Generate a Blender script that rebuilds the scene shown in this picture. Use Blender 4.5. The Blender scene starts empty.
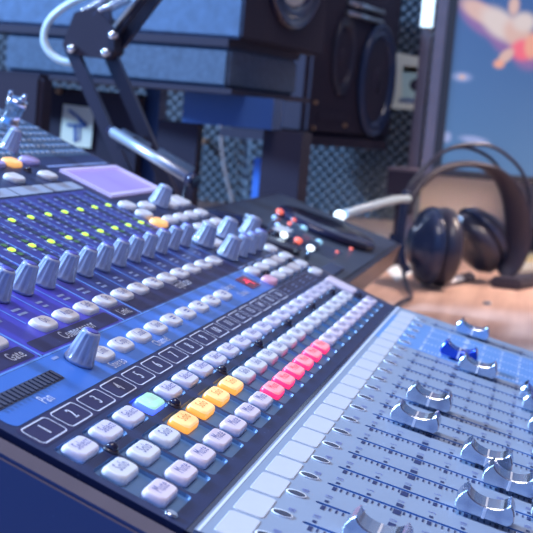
import bpy, bmesh, math, random
import numpy as np
from mathutils import Matrix, Vector
random.seed(7)
S = bpy.context.scene
COL = S.collection
MM = 0.001
R = math.radians

# ------------------------------------------------------------------ camera (world millimetres)
CW = np.array([-361.28, -128.46, 204.95])
FWD = np.array([0.971882, 0.20332211, -0.11876656])
RGT = np.array([0.2140915, -0.97300187, 0.08621012])
UPV = np.array([0.09803166, 0.10921297, 0.98917254])
FPX = 1295.31
cd = bpy.data.cameras.new('camera'); cam = bpy.data.objects.new('camera', cd); COL.objects.link(cam)
cam.matrix_world = Matrix(((RGT[0], UPV[0], -FWD[0], CW[0]*MM), (RGT[1], UPV[1], -FWD[1], CW[1]*MM),
                           (RGT[2], UPV[2], -FWD[2], CW[2]*MM), (0, 0, 0, 1)))
cd.sensor_width = 36; cd.lens = FPX/533*36; cd.clip_start = 0.01; cd.clip_end = 20
cd.dof.use_dof = True; cd.dof.focus_distance = 0.52; cd.dof.aperture_fstop = 29
S.camera = cam

def at(px, py, X):
    """point in the room (mm) seen at a pixel, at the given distance along the room"""
    d = FWD + RGT*((px-266.5)/FPX) - UPV*((py-266.5)/FPX)
    return CW + d*((X-CW[0])/d[0])
def atz(px, py, Z):
    d = FWD + RGT*((px-266.5)/FPX) - UPV*((py-266.5)/FPX)
    return CW + d*((Z-CW[2])/d[2])

# ------------------------------------------------------------------ materials
def mat(name, col, rough=0.5, metal=0.0, emit=None, strength=0.0, spec=0.5, noise=None, coat=0.0, trans=0.0):
    m = bpy.data.materials.new(name); m.use_nodes = True
    nt = m.node_tree; b = nt.nodes['Principled BSDF']
    b.inputs['Base Color'].default_value = (*col, 1)
    b.inputs['Roughness'].default_value = rough; b.inputs['Metallic'].default_value = metal
    b.inputs['Specular IOR Level'].default_value = spec
    b.inputs['Coat Weight'].default_value = coat
    b.inputs['Coat Roughness'].default_value = 0.15
    if trans: b.inputs['Transmission Weight'].default_value = trans
    if emit:
        b.inputs['Emission Color'].default_value = (*emit, 1); b.inputs['Emission Strength'].default_value = strength
    if noise:                                     # (scale, amount): worn, slightly uneven colour and gloss
        sc, am = noise
        tc = nt.nodes.new('ShaderNodeTexCoord'); n = nt.nodes.new('ShaderNodeTexNoise')
        n.inputs['Scale'].default_value = sc; n.inputs['Detail'].default_value = 6
        nt.links.new(tc.outputs['Object'], n.inputs['Vector'])
        mx = nt.nodes.new('ShaderNodeMix'); mx.data_type = 'RGBA'
        mx.inputs[6].default_value = (*[c*(1-am) for c in col], 1); mx.inputs[7].default_value = (*[min(1, c*(1+am)) for c in col], 1)
        nt.links.new(n.outputs['Fac'], mx.inputs[0]); nt.links.new(mx.outputs[2], b.inputs['Base Color'])
    return m

def speckle(name, col, dot, scale, thr, rough=0.4, spec=0.5):
    """painted surface with tiny dust flecks"""
    m = mat(name, col, rough, spec=spec); nt = m.node_tree; b = nt.nodes['Principled BSDF']
    tc = nt.nodes.new('ShaderNodeTexCoord'); v = nt.nodes.new('ShaderNodeTexNoise'); v.inputs['Scale'].default_value = scale
    v.inputs['Detail'].default_value = 3
    nt.links.new(tc.outputs['Object'], v.inputs['Vector'])
    r = nt.nodes.new('ShaderNodeValToRGB'); r.color_ramp.elements[0].position = thr; r.color_ramp.elements[1].position = thr+0.06
    r.color_ramp.elements[0].color = (*col, 1); r.color_ramp.elements[1].color = (*dot, 1)
    nt.links.new(v.outputs['Fac'], r.inputs['Fac']); nt.links.new(r.outputs['Color'], b.inputs['Base Color'])
    return m

M = {}
M['silver'] = mat('silver_paint', (.295, .355, .465), .45, .1, noise=(60, .06))
M['silver2'] = mat('silver_strip', (.36, .44, .60), .4)
M['dark'] = speckle('dark_navy_paint', (.028, .037, .105), (.09, .12, .24), 500, .68, .42, .3)
M['pocket'] = mat('blue_smoked_plastic', (.085, .18, .36), .3)
M['zone_blue'] = mat('bright_blue_print', (.055, .18, .62), .32, noise=(25, .10))
M['zone_violet'] = mat('violet_print', (.065, .055, .46), .35, noise=(30, .1))
M['zone_navy'] = mat('indigo_print', (.030, .042, .19), .35, noise=(30, .1))
M['zone_purple'] = mat('purple_print', (.05, .046, .25), .38, noise=(30, .1))
M['line_blue'] = mat('light_blue_line', (.13, .30, .75), .4)
M['box_dark'] = speckle('dark_label_print', (.036, .033, .10), (.14, .16, .3), 420, .70, .45, .3)
M['white_print'] = mat('white_print', (.70, .76, .92), .5)
M['faint_print'] = mat('faint_print', (.27, .36, .66), .5)
M['ink'] = mat('dark_ink', (.02, .03, .11), .5)
M['ink_blue'] = mat('blue_ink', (.15, .17, .45), .5)
M['slot'] = mat('slot_blue', (.07, .21, .50), .4)
M['fader_zone'] = mat('sky_blue_print', (.14, .30, .62), .42)
M['strip'] = mat('white_write_on_strip', (.54, .55, .60), .8, noise=(120, .04))
M['btn_select'] = mat('lavender_white_button', (.78, .76, .92), .36)
M['btn_solo'] = mat('grey_white_button', (.80, .81, .86), .36)
M['btn_mute'] = mat('pinkish_white_button', (.84, .73, .84), .36)
M['btn_white'] = mat('white_button', (.74, .73, .77), .36)
M['btn_pink'] = mat('pink_button', (.75, .42, .55), .3, emit=(.9, .3, .45), strength=.12)
M['lit_teal'] = mat('lit_teal_top', (.30, .55, .5), .35, emit=(.42, .92, .74), strength=.66)
M['lit_teal_s'] = mat('lit_blue_side', (.1, .15, .8), .35, emit=(.07, .14, 1), strength=1.6)
M['lit_yellow'] = mat('lit_yellow_top', (.85, .6, .25), .35, emit=(1, .64, .26), strength=.62)
M['lit_yellow_s'] = mat('lit_orange_side', (.8, .35, .08), .35, emit=(1, .40, .05), strength=1.0)
M['lit_red'] = mat('lit_pink_top', (.85, .3, .35), .35, emit=(1, .27, .33), strength=.62)
M['lit_red_s'] = mat('lit_red_side', (.8, .05, .15), .35, emit=(1, .02, .12), strength=1.5)
M['ink_orange'] = mat('orange_ink', (.45, .2, .05), .5, emit=(.6, .25, .04), strength=.2)
M['ink_red'] = mat('red_ink', (.5, .03, .1), .5, emit=(.6, .02, .08), strength=.25)
M['orange_btn'] = mat('lit_orange_button', (.85, .5, .2), .35, emit=(1, .48, .12), strength=.75)
M['purple_btn'] = mat('lilac_button', (.45, .38, .75), .35)
M['knob'] = mat('pale_blue_knob', (.33, .38, .55), .26, coat=.4)
M['knob_top'] = mat('violet_knob_cap', (.10, .10, .50), .3)
M['cap'] = mat('silver_fader_cap', (.62, .68, .80), .22, 1.0)
M['cap_blue'] = mat('blue_fader_cap', (.02, .08, .62), .22, .6, coat=.3)
M['white_edge'] = mat('white_pointer', (.85, .88, .95), .4)
M['chrome'] = mat('chrome', (.75, .78, .85), .14, 1.0)
M['satin'] = mat('satin_steel', (.48, .54, .66), .38, .75)
M['lens'] = mat('dark_lens', (.01, .015, .05), .12)
M['black_gloss'] = mat('black_gloss', (.02, .02, .05), .15)
M['rail'] = mat('brown_grey_rail', (.11, .085, .11), .45, noise=(40, .2))
M['navy_side'] = speckle('navy_side_paint', (.035, .06, .17), (.07, .10, .24), 260, .70, .5)
M['rib'] = mat('charcoal_rib', (.05, .055, .09), .5)
M['rib2'] = mat('grey_rib', (.065, .075, .13), .5)
M['led_green'] = mat('lit_green_led', (.3, .7, .1), .3, emit=(.70, 1, .04), strength=1.1)
M['led_dim'] = mat('unlit_led', (.035, .06, .09), .4)
M['led_glow'] = mat('led_green_glow', (.09, .20, .06), .4)
M['led_dimred'] = mat('unlit_red_led', (.14, .06, .11), .4)
M['screen_lcd'] = mat('lavender_lcd', (.12, .10, .3), .25, emit=(.33, .27, .80), strength=.85)
M['screen_rim'] = mat('backlit_rim', (.62, .58, .85), .2, emit=(.6, .5, .95), strength=.35)  # weak emission stands for display light caught in the rim
M['red_win'] = mat('dark_red_window', (.10, .01, .03), .2, emit=(.6, 0, .05), strength=.12)
M['red_seg'] = mat('lit_red_segment', (.9, .05, .1), .3, emit=(1, .03, .08), strength=2.2)
M['teal_panel'] = mat('blue_grey_mesh', (.05, .10, .19), .5)
M['teal_bump'] = mat('blue_grey_mesh_dot', (.10, .18, .32), .4)
# background
M['black'] = mat('matte_black', (.030, .026, .045), .6, spec=.2)
M['black_soft'] = mat('soft_black', (.032, .028, .046), .7, spec=.15)
M['bezel'] = mat('bezel_black', (.013, .011, .018), .55)
M['black_pl'] = mat('black_plastic', (.03, .026, .042), .3)
M['vinyl_lit'] = mat('vinyl_blue_light', (.055, .105, .20), .6, noise=(90, .5))
M['pad'] = mat('grey_foam_pad', (.06, .095, .155), .85, noise=(160, .5))
M['pad_f'] = M['pad']
M['blue_lit_tone'] = mat('blue_lit_panel', (.03, .08, .24), .4)  # blue light on the drawer box and one post, put into the colour
M['foam'] = mat('charcoal_foam', (.13, .165, .21), .85)
M['wall'] = mat('beige_wall', (.50, .42, .38), .7, noise=(12, .05))
M['wood'] = None
M['teal_card'] = mat('pale_green_card', (.42, .58, .56), .6)
M['cream'] = mat('cream_card', (.68, .68, .58), .6)
M['card_ink'] = mat('card_blue_ink', (.05, .11, .32), .6)
M['cone'] = mat('pale_cone', (.55, .5, .46), .5)
M['hp_black'] = mat('headphone_black', (.028, .028, .05), .32)
M['hp_band'] = mat('leather_band', (.032, .028, .045), .5)
M['hp_blue'] = mat('glossy_blue_black', (.022, .035, .085), .22)
M['grey_plate'] = mat('smoked_grey_plate', (.040, .048, .075), .35)
M['led_white'] = mat('white_led', (.9, .9, .9), .3, emit=(.80, .93, 1), strength=2.2)
M['led_red'] = mat('red_led', (.9, .2, .15), .3, emit=(1, .16, .10), strength=1.0)
M['led_teal'] = mat('teal_led', (.4, .7, .85), .3, emit=(.32, .66, .9), strength=.6)
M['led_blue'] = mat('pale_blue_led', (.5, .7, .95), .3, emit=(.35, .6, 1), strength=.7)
M['pale_cable'] = mat('pale_cable', (.55, .66, .70), .35)
M['beige_cable'] = mat('beige_cable', (.30, .25, .25), .5)
M['dull_metal'] = mat('dull_steel', (.33, .38, .45), .3, .9)
M['brass'] = mat('brass', (.6, .35, .2), .3, .8)
M['lamp'] = mat('white_glow', (.9, .9, .9), .4, emit=(.65, .88, 1), strength=1.3)
M['paper'] = mat('white_paper', (.7, .72, .75), .7)
M['mag'] = mat('yellow_magazine', (.6, .5, .28), .5)
M['mag2'] = mat('printed_magazine', (.45, .44, .40), .5, noise=(80, .4))
M['scr_blue'] = None

def wood():
    m = mat('warm_wood', (.4, .2, .12), .4); nt = m.node_tree; b = nt.nodes['Principled BSDF']
    tc = nt.nodes.new('ShaderNodeTexCoord'); mp = nt.nodes.new('ShaderNodeMapping'); mp.inputs['Scale'].default_value = (3, 40, 3)
    n = nt.nodes.new('ShaderNodeTexNoise'); n.inputs['Scale'].default_value = 1.5; n.inputs['Detail'].default_value = 8
    r = nt.nodes.new('ShaderNodeValToRGB')
    r.color_ramp.elements[0].color = (.40, .24, .19, 1); r.color_ramp.elements[0].position = .3
    r.color_ramp.elements[1].color = (.60, .40, .32, 1); r.color_ramp.elements[1].position = .72
    nt.links.new(tc.outputs['Object'], mp.inputs['Vector']); nt.links.new(mp.outputs['Vector'], n.inputs['Vector'])
    nt.links.new(n.outputs['Fac'], r.inputs['Fac']); nt.links.new(r.outputs['Color'], b.inputs['Base Color'])
    return m
M['wood'] = wood()

def screen_mat(blobs):
    """the picture on the monitor: a blue ground with soft coloured shapes; blobs: (y, z, ry, rz, angle, colour, softness) in metres on the screen"""
    m = mat('monitor_picture', (.02, .03, .05), .25); nt = m.node_tree; b = nt.nodes['Principled BSDF']
    tc = nt.nodes.new('ShaderNodeTexCoord'); sp = nt.nodes.new('ShaderNodeSeparateXYZ'); nt.links.new(tc.outputs['Object'], sp.inputs[0])
    r = nt.nodes.new('ShaderNodeValToRGB')
    mr = nt.nodes.new('ShaderNodeMapRange'); mr.inputs['From Max'].default_value = .30
    nt.links.new(sp.outputs['Z'], mr.inputs['Value']); nt.links.new(mr.outputs['Result'], r.inputs['Fac'])
    r.color_ramp.elements[0].color = (.095, .205, .40, 1); r.color_ramp.elements[1].color = (.055, .115, .31, 1)
    last = r.outputs['Color']
    for y, z, ry, rz, ang, col, soft in blobs:
        mp = nt.nodes.new('ShaderNodeMapping'); mp.vector_type = 'TEXTURE'
        mp.inputs['Location'].default_value = (0, y, z); mp.inputs['Rotation'].default_value = (ang, 0, 0); mp.inputs['Scale'].default_value = (1000, ry, rz)
        nt.links.new(tc.outputs['Object'], mp.inputs['Vector'])
        ln = nt.nodes.new('ShaderNodeVectorMath'); ln.operation = 'LENGTH'; nt.links.new(mp.outputs['Vector'], ln.inputs[0])
        g = nt.nodes.new('ShaderNodeMapRange'); g.interpolation_type = 'SMOOTHSTEP'
        g.inputs['From Min'].default_value = 1+soft; g.inputs['From Max'].default_value = max(0, 1-soft)
        nt.links.new(ln.outputs['Value'], g.inputs['Value'])
        mx = nt.nodes.new('ShaderNodeMix'); mx.data_type = 'RGBA'; nt.links.new(g.outputs['Result'], mx.inputs[0]); nt.links.new(last, mx.inputs[6]); mx.inputs[7].default_value = (*col, 1)
        last = mx.outputs[2]
    nt.links.new(last, b.inputs['Emission Color']); b.inputs['Emission Strength'].default_value = .85
    return m

# ------------------------------------------------------------------ mesh helpers (all in millimetres)
def rrect(w, h, r, n=4, cx=0, cy=0):
    r = min(r, w/2-1e-4, h/2-1e-4); p = []
    for (sx, sy, a0) in ((1, 1, 0), (-1, 1, 90), (-1, -1, 180), (1, -1, 270)):
        for i in range(n+1):
            a = R(a0+90*i/n); p.append((cx+sx*(w/2-r)+r*math.cos(a), cy+sy*(h/2-r)+r*math.sin(a)))
    return p
def loft(bm, loops, cap0=True, cap1=True, mi=0, mtop=None, smooth=False):
    """loops: list of equal-length lists of 3D points"""
    vs = [[bm.verts.new(p) for p in L] for L in loops]; n = len(vs[0])
    for a, b in zip(vs, vs[1:]):
        for i in range(n):
            f = bm.faces.new((a[i], a[(i+1) % n], b[(i+1) % n], b[i])); f.material_index = mi; f.smooth = smooth
    if cap0: f = bm.faces.new(vs[0][::-1]); f.material_index = mi
    if cap1: f = bm.faces.new(vs[-1]); f.material_index = mi if mtop is None else mtop
def flat(bm, pts, z, mi=0):
    f = bm.faces.new([bm.verts.new((x, y, z)) for x, y in pts]); f.material_index = mi
def frr(bm, u0, u1, s0, s1, r, z, mi): flat(bm, rrect(u1-u0, s1-s0, r, 4, (u0+u1)/2, (s0+s1)/2), z, mi)
def ring(bm, u0, u1, s0, s1, r, t, z, mi):
    a = rrect(u1-u0, s1-s0, r, 4, (u0+u1)/2, (s0+s1)/2); b = rrect(u1-u0-2*t, s1-s0-2*t, max(r-t, .1), 4, (u0+u1)/2, (s0+s1)/2)
    va = [bm.verts.new((x, y, z)) for x, y in a]; vb = [bm.verts.new((x, y, z)) for x, y in b]; n = len(va)
    for i in range(n):
        f = bm.faces.new((va[i], va[(i+1) % n], vb[(i+1) % n], vb[i])); f.material_index = mi
def box(bm, x0, x1, y0, y1, z0, z1, mi=0):
    loft(bm, [[(x0, y0, z0), (x1, y0, z0), (x1, y1, z0), (x0, y1, z0)], [(x0, y0, z1), (x1, y0, z1), (x1, y1, z1), (x0, y1, z1)]], mi=mi)
def obox(bm, P, e1, e2, e3, mi=0):
    P, e1, e2, e3 = map(np.array, (P, e1, e2, e3)); q = [P, P+e1, P+e1+e2, P+e2]
    if np.dot(np.cross(e1, e2), e3) < 0: q = q[::-1]
    loft(bm, [[tuple(p) for p in q], [tuple(p+e3) for p in q]], mi=mi)
def lathe(bm, prof, n=24, mi=0, T=None, smooth=True, mtop=None, flute=None):
    """prof: (radius, z) from bottom to top; flute(i, r, z) may change the radius"""
    L = []
    for r, z in prof:
        row = []
        for i in range(n):
            a = 2*math.pi*i/n; rr = flute(i, r, z) if flute else r
            p = Vector((rr*math.cos(a), rr*math.sin(a), z)); row.append(tuple(T @ p) if T else tuple(p))
        L.append(row)
    loft(bm, L, mi=mi, mtop=mtop, smooth=smooth)
def axis_T(p, d):
    z = Vector(d).normalized(); q = z.to_track_quat('Z', 'Y'); return Matrix.Translation(Vector(p)) @ q.to_matrix().to_4x4()
def rod(bm, a, b, r, n=12, mi=0, r2=None):
    a = Vector(a); b = Vector(b); lathe(bm, [(r, 0), (r if r2 is None else r2, (b-a).length)], n, mi, axis_T(a, b-a))
def smooth_path(pts, k=8):
    P = [np.array(p, float) for p in pts]; P = [2*P[0]-P[1]]+P+[2*P[-1]-P[-2]]; out = []
    for i in range(1, len(P)-2):
        for j in range(k):
            t = j/k; a, b, c, d = P[i-1:i+3]
            out.append(.5*((2*b)+(c-a)*t+(2*a-5*b+4*c-d)*t*t+(3*b-a-3*c+d)*t**3))
    out.append(P[-2]); return out
def tube(bm, pts, r, n=10, mi=0, k=8, flatr=None, side=None):
    """swept tube; flatr = second radius for a strap, side = direction of that second radius"""
    Q = smooth_path(pts, k); L = []; up = None
    for i, p in enumerate(Q):
        t = Vector(Q[min(i+1, len(Q)-1)]-Q[max(i-1, 0)]).normalized()
        if up is None: up = Vector(side) if side is not None else t.orthogonal()
        if side is not None: up = Vector(side)
        up = (up-t*up.dot(t)).normalized(); v = t.cross(up)
        rr = r(i/(len(Q)-1)) if callable(r) else r
        L.append([tuple(Vector(p)+up*(math.cos(2*math.pi*j/n)*((flatr(i/(len(Q)-1)) if callable(flatr) else flatr) or rr))+v*(math.sin(2*math.pi*j/n)*rr)) for j in range(n)])
    loft(bm, L, mi=mi, smooth=True)

_txt = {}
def text_geo(s, size):
    key = (s, size)
    if key not in _txt:
        c = bpy.data.curves.new('t', 'FONT'); c.body = s; c.size = size; c.align_x = 'CENTER'; c.align_y = 'CENTER'; c.resolution_u = 3; c.space_character = 1.14
        o = bpy.data.objects.new('t', c); COL.objects.link(o); bpy.context.view_layer.update(); dg = bpy.context.evaluated_depsgraph_get()
        me = bpy.data.meshes.new_from_object(o.evaluated_get(dg))
        _txt[key] = ([v.co.copy() for v in me.vertices], [tuple(p.vertices) for p in me.polygons])
        bpy.data.objects.remove(o); bpy.data.curves.remove(c); bpy.data.meshes.remove(me)
    return _txt[key]
def text(bm, s, u, sv, size, z, mi, sx=.8, bold=0):
    V, F = text_geo(s, size); 
    for off in ((0,) if not bold else (-bold, bold)):
        vs = [bm.verts.new((u+off+v.x*sx, sv+v.y, z)) for v in V]
        for f in F:
            try: bm.faces.new([vs[i] for i in f]).material_index = mi
            except ValueError: pass

def mesh(name, bm, mats, recalc=True):
    if recalc: bmesh.ops.recalc_face_normals(bm, faces=bm.faces)
    for v in bm.verts: v.co *= MM
    me = bpy.data.meshes.new(name); bm.to_mesh(me); bm.free()
    for m in (mats if isinstance(mats, (list, tuple)) else [mats]): me.materials.append(m)
    return me
def link(name, me, parent=None, loc=None, rx=0.0, label=None):
    o = bpy.data.objects.new(name, me); COL.objects.link(o)
    if parent: o.parent = parent
    if loc is not None: o.location = [c*MM for c in loc]
    o.rotation_euler = (rx, 0, 0)
    if label: o['label'] = label
    return o
def obj(name, bm, mats, parent=None, origin=(0, 0, 0), label=None):
    """bm is in room millimetres; origin is moved to the given point of the room"""
    og = Vector(origin)
    for v in bm.verts: v.co -= og
    o = link(name, mesh(name, bm, mats), None, origin)
    if parent: o.parent = parent; o.location = Vector([c*MM for c in origin])-Vector(parent.location)
    if label: o['label'] = label
    return o
def tag(o, label, cat, group=None):
    o['label'] = label; o['category'] = cat
    if group: o['group'] = group
    return o
def thing(name, loc, label, cat, group=None):
    o = bpy.data.objects.new(name, None); COL.objects.link(o); o.empty_display_size = .02
    o.location = [c*MM for c in loc]; return tag(o, label, cat, group)
NB = bmesh.new

# ================================================================== MIXING CONSOLE
TILT = R(12); BEND = R(8.4677); Z0 = 85.0; YH = -25.984; P = 24.5
ROOT = np.array([270., 40., 0.])
console = thing('mixing_console', ROOT, 'big digital mixing console with silver faders and rows of white, yellow and pink lit buttons', 'mixing console')
def Fw(u, y, h=0):      # fader plane -> room
    return np.array([u, y*math.cos(TILT)-h*math.sin(TILT), y*math.sin(TILT)+h*math.cos(TILT)+Z0])
HG = Fw(0, YH)
TB = TILT+BEND
def Bw(u, s, h=0):      # button plane -> room
    return HG+np.array([u, s*math.cos(TB)-h*math.sin(TB), s*math.sin(TB)+h*math.cos(TB)])
def onB(name, me, u, s, h=0, label=None, parent=None):
    return link(name, me, console, Bw(u, s, h)-ROOT, TB, label)
def onF(name, me, u, y, h=0, label=None):
    return link(name, me, console, Fw(u, y, h)-ROOT, TILT, label)
def sub(name, me, parent, loc=(0, 0, 0), label=None):
    return link(name, me, parent, loc, 0, label)

SB = 345.0           # back end of the upper panel
YF = -186.0          # front end of the fader panel
# --- body and cheeks
def prof(dz, y0=YF, s1=SB, zb=4):
    a = Fw(0, y0, dz); b = Fw(0, -34.6, dz); c = Bw(0, s1, dz)
    return [(a[1]+2, zb), (a[1], a[2]), (b[1], b[2]), (c[1], c[2]), (c[1]+14, c[2]-30), (c[1]+8, zb)]
def slab_x(bm, pr, x0, x1, mi=0):
    loft(bm, [[(x0, y, z) for y, z in pr], [(x1, y, z) for y, z in pr]], mi=mi)
bm = NB(); slab_x(bm, prof(-6), 5.0, 538)
obj('body', bm, M['black'], console, ROOT)
for x0, x1 in ((-8, 4.6), (538.5, 547)):
    bm = NB(); slab_x(bm, prof(-1.5, YF-6, SB+3), x0, x1)
    bmesh.ops.recalc_face_normals(bm, faces=bm.faces)
    bmesh.ops.bevel(bm, geom=[e for e in bm.edges if abs(e.verts[0].co.x-e.verts[1].co.x) < 1e-3], offset=1.2, segments=2, affect='EDGES')
    for f in bm.faces: f.material_index = 1 if abs(f.normal.x) > .9 else 0
    obj('side_cheek', bm, [M['rail'], M['navy_side']], console, ROOT, 'brown grey end cheek with a dark navy outer face')
bm = NB()
for x, y in ((20, -150), (520, -150), (20, 230), (520, 230)): lathe(bm, [(9, 0), (10, 4.2)], 16, T=Matrix.Translation((x, y, 0)))
obj('rubber_feet', bm, M['black'], console, ROOT)

def boolean(slab_bm, slab_mats, cut_bm, cut_mats):
    a = bpy.data.objects.new('a', mesh('a', slab_bm, slab_mats)); b = bpy.data.objects.new('b', mesh('b', cut_bm, cut_mats))
    COL.objects.link(a); COL.objects.link(b)
    md = a.modifiers.new('x', 'BOOLEAN'); md.operation = 'DIFFERENCE'; md.object = b; md.solver = 'EXACT'; md.material_mode = 'TRANSFER'
    dg = bpy.context.evaluated_depsgraph_get(); dg.update()
    me = bpy.data.meshes.new_from_object(a.evaluated_get(dg))
    ms = list(me.materials)
    out = NB(); out.from_mesh(me)
    for v in out.verts: v.co *= 1000
    bpy.data.objects.remove(a); bpy.data.objects.remove(b)
    return out, ms

# --- upper button panel, with real recesses under the button rows
cut = NB()
def pock(u0, u1, s0, s1, d=1.3, r=2.2):
    loft(cut, [[(x, y, -d) for x, y in rrect(u1-u0-1, s1-s0-1, r-.4, 3, (u0+u1)/2, (s0+s1)/2)],
               [(x, y, 1) for x, y in rrect(u1-u0, s1-s0, r, 3, (u0+u1)/2, (s0+s1)/2)]])
for k in range(1, 22):
    if k < 21: pock(k*P-11.2, k*P+11.2, 30.4, 41.4)
    pock(k*P-11.2, k*P+11.2, -2.6, 27.2 if k < 21 else 13)
pock(505, 529, 16, 42)
for i in range(5):
    pock(405+25.6*i, 428+25.6*i, 67.5, 79); pock(405+25.6*i, 428+25.6*i, 55.5, 66.4)
slab = NB(); box(slab, 8.6, 538, -8.2, SB, -5, 0)
bmesh.ops.recalc_face_normals(cut, faces=cut.faces); bmesh.ops.recalc_face_normals(slab, faces=slab.faces)
bm, mats = boolean(slab, [M['dark']], cut, [M['pocket']])
def mi_of(m):
    if m not in mats: mats.append(m)
    return mats.index(m)
I = lambda k: mi_of(M[k])
# printed zones
frr(bm, 14.5, 412, 55.4, 77.4, 3.5, .10, I('zone_blue'))
frr(bm, 9.5, 87, 78.4, 190, 2.5, .10, I('zone_violet'))
frr(bm, 88.5, 183.5, 78.4, 190, 2.5, .10, I('zone_violet'))
frr(bm, 185, 208.5, 78.4, 190, 2.5, .10, I('zone_purple'))
frr(bm, 210, 410, 78.4, 122, 2.5, .10, I('zone_navy'))
frr(bm, 210, 410, 122.5, 190, 1, .10, I('zone_purple'))
for u in (87.8, 184.2, 209.2): frr(bm, u-.9, u+.9, 78, 190, .4, .16, I('line_blue'))
frr(bm, 9.5, 411, 77.5, 78.5, .3, .16, I('line_blue'))
for u0, u1 in ((12, 85), (92, 181), (186.5, 207)): frr(bm, u0, u1, 79.6, 87.6, 1.6, .2, I('box_dark'))
frr(bm, 212, 408, 79.6, 93, 1.6, .2, I('box_dark'))
for k in range(1, 17):                                   # encoder columns: separators, led ladders and scale marks
    if k not in (3, 7, 8): frr(bm, k*P+14.6, k*P+15.7, 97, 189, .2, .18, I('line_blue'))
    uL = k*P+6.2
    frr(bm, uL-3.4, uL+3.4, 126, 187, .5, .17, I('box_dark'))
    for j in range(13):
        s = 128+j*4.6
        frr(bm, uL-2.6, uL+2.6, s-1.3, s+1.3, .4, .24, I('led_dimred' if j in (0, 12) and k < 8 else 'led_dim'))
        w = 1.6+1.2*random.random()
        frr(bm, uL-4.4-w*1.3, uL-4.4, s-.9, s+.9, .2, .22, I('faint_print'))
        frr(bm, uL+4.4, uL+5.6+w*.4, s-.7, s+.7, .2, .22, I('faint_print'))
    for j, s in enumerate((103, 106.2)):
        w = 5+4*random.random(); frr(bm, k*P-w/2, k*P+w/2, s-.7, s+.7, .3, .22, I('faint_print'))
text(bm, 'Compressor', 138, 83.6, 7.6, .3, I('white_print'), .82, .1)
text(bm, 'Gate', 74, 83.4, 7.0, .3, I('white_print'), .85, .12)
text(bm, 'Limit', 197, 83.4, 7.2, .3, I('white_print'), .75)
text(bm, 'Equalizer', 301, 86, 8.6, .3, I('white_print'), .75)
text(bm, 'Pan', 50, 59.8, 6.6, .3, I('white_print'), .85)
text(bm, 'Stereo', 124, 59.2, 6.2, .3, I('white_print'), .8)
text(bm, 'Channel', 182, 58.8, 6.2, .3, I('white_print'), .8)
text(bm, 'Selected', 345, 70.3, 6.4, .3, I('white_print'), .8); text(bm, 'Channel', 350, 61.8, 6.4, .3, I('white_print'), .8)
for u in (93, 110): frr(bm, u-3, u+3, 74.2, 75.6, .3, .22, I('faint_print'))
# channel numbers
frr(bm, 12, 520, 43.4, 54.6, 2, .10, I('box_dark'))
for k in range(1, 21):
    ring(bm, k*P-10.6, k*P+10.6, 44.3, 53.9, 2.2, .55 if k < 17 else .35, .22, I('white_print' if k < 17 else 'faint_print'))
    if k < 17: text(bm, str(k), k*P+.8, 49.1, 7.4, .22, I('white_print'), .85, .22)
    else:
        frr(bm, k*P-4, k*P+4, 49.4, 50.4, .2, .22, I('faint_print')); frr(bm, k*P-3, k*P+3, 47, 48, .2, .22, I('faint_print'))
for i in range(5): frr(bm, 407+25.6*i, 426+25.6*i, 80, 81, .2, .2, I('faint_print'))
# header strip over the meters
for u0, u1 in ((210.5, 260), (261.5, 310.5), (312, 362), (363.5, 412)): frr(bm, u0, u1, 192, 201.5, .5, .22, I('silver2'))
frr(bm, 108, 209, 192, 201.5, .5, .22, I('silver2'))
frr(bm, 420, 533, 174, 218, 1.5, .12, I('box_dark'))
frr(bm, 420, 533, 222, 224, .5, .2, I('faint_print'))
# textured grille at the back
frr(bm, 150, 536, 236, 335, 2, .12, I('teal_panel'))
for i in range(26):
    for j in range(10):
        u = 300+i*9.2+(4.6 if j % 2 else 0); s = 242+j*9.6
        if u < 533: loft(bm, [[(x, y, .15) for x, y in rrect(6.4, 6.2, 2, 2, u, s)], [(x, y, 1.4) for x, y in rrect(3.8, 3.6, 1.2, 2, u, s)]], False, True, I('teal_bump'))
og = Vector((0, 0, 0))
me = mesh('button_panel', bm, mats, False); onB('button_panel', me, 0, 0)

# --- buttons
def button(w, d, h, matk, sidek=None, label=None, ink='ink_blue', tx=.8, ty=1.7, ts=3.6, name='button', r=2.4):
    bm = NB(); z0 = -1.25
    lo = [(0, z0), (0, h-1.9), (.4, h-.75), (.8, h-.25), (1.3, h)]
    loft(bm, [[(x, y, z) for x, y in rrect(w-2*i, d-2*i*.75, max(r-i*.3, .6), 4)] for i, z in lo], mi=1 if sidek else 0, mtop=0, smooth=True)
    if sidek:
        for f in bm.faces:
            if f.calc_center_median().z > h-.7: f.material_index = 0
    ms = [M[matk], M[sidek or matk], M[ink]]
    bmesh.ops.recalc_face_normals(bm, faces=bm.faces)
    if label == '#':
        frr(bm, -2.6, 2.6, .6, 1.5, .2, h+.07, 2); frr(bm, -2.0, 2.4, -1.0, -.2, .2, h+.07, 2)
    elif label: text(bm, label, tx, ty*.35, ts, h+.07, 2, .76, 0)
    return mesh(name, bm, ms, False)
SEL, SOL, MUT = 35.5, 20.7, 6.1
BW, BD, BH = 16.5, 9.0, 1.8
def TXT(t): return dict(label=t, ts=5.2 if len(t) > 4 else 5.6, ty=1.6, tx=.4)
m_sel = button(BW, BD, BH, 'btn_select', **TXT('Select'), name='select_button')
m_sel_l = button(BW, BD, BH, 'lit_teal', 'lit_teal_s', **TXT('Select'), ink='btn_solo', name='select_button')
m_sol = button(BW, BD, BH, 'btn_solo', **TXT('Solo'), name='solo_button')
m_sol_l = button(BW, BD, BH, 'lit_yellow', 'lit_yellow_s', **TXT('Solo'), ink='ink_orange', name='solo_button')
m_mut = button(BW, BD, BH, 'btn_mute', **TXT('Mute'), name='mute_button')
m_mut_l = button(BW, BD, BH, 'lit_red', 'lit_red_s', **TXT('Mute'), ink='ink_red', name='mute_button')
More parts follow.
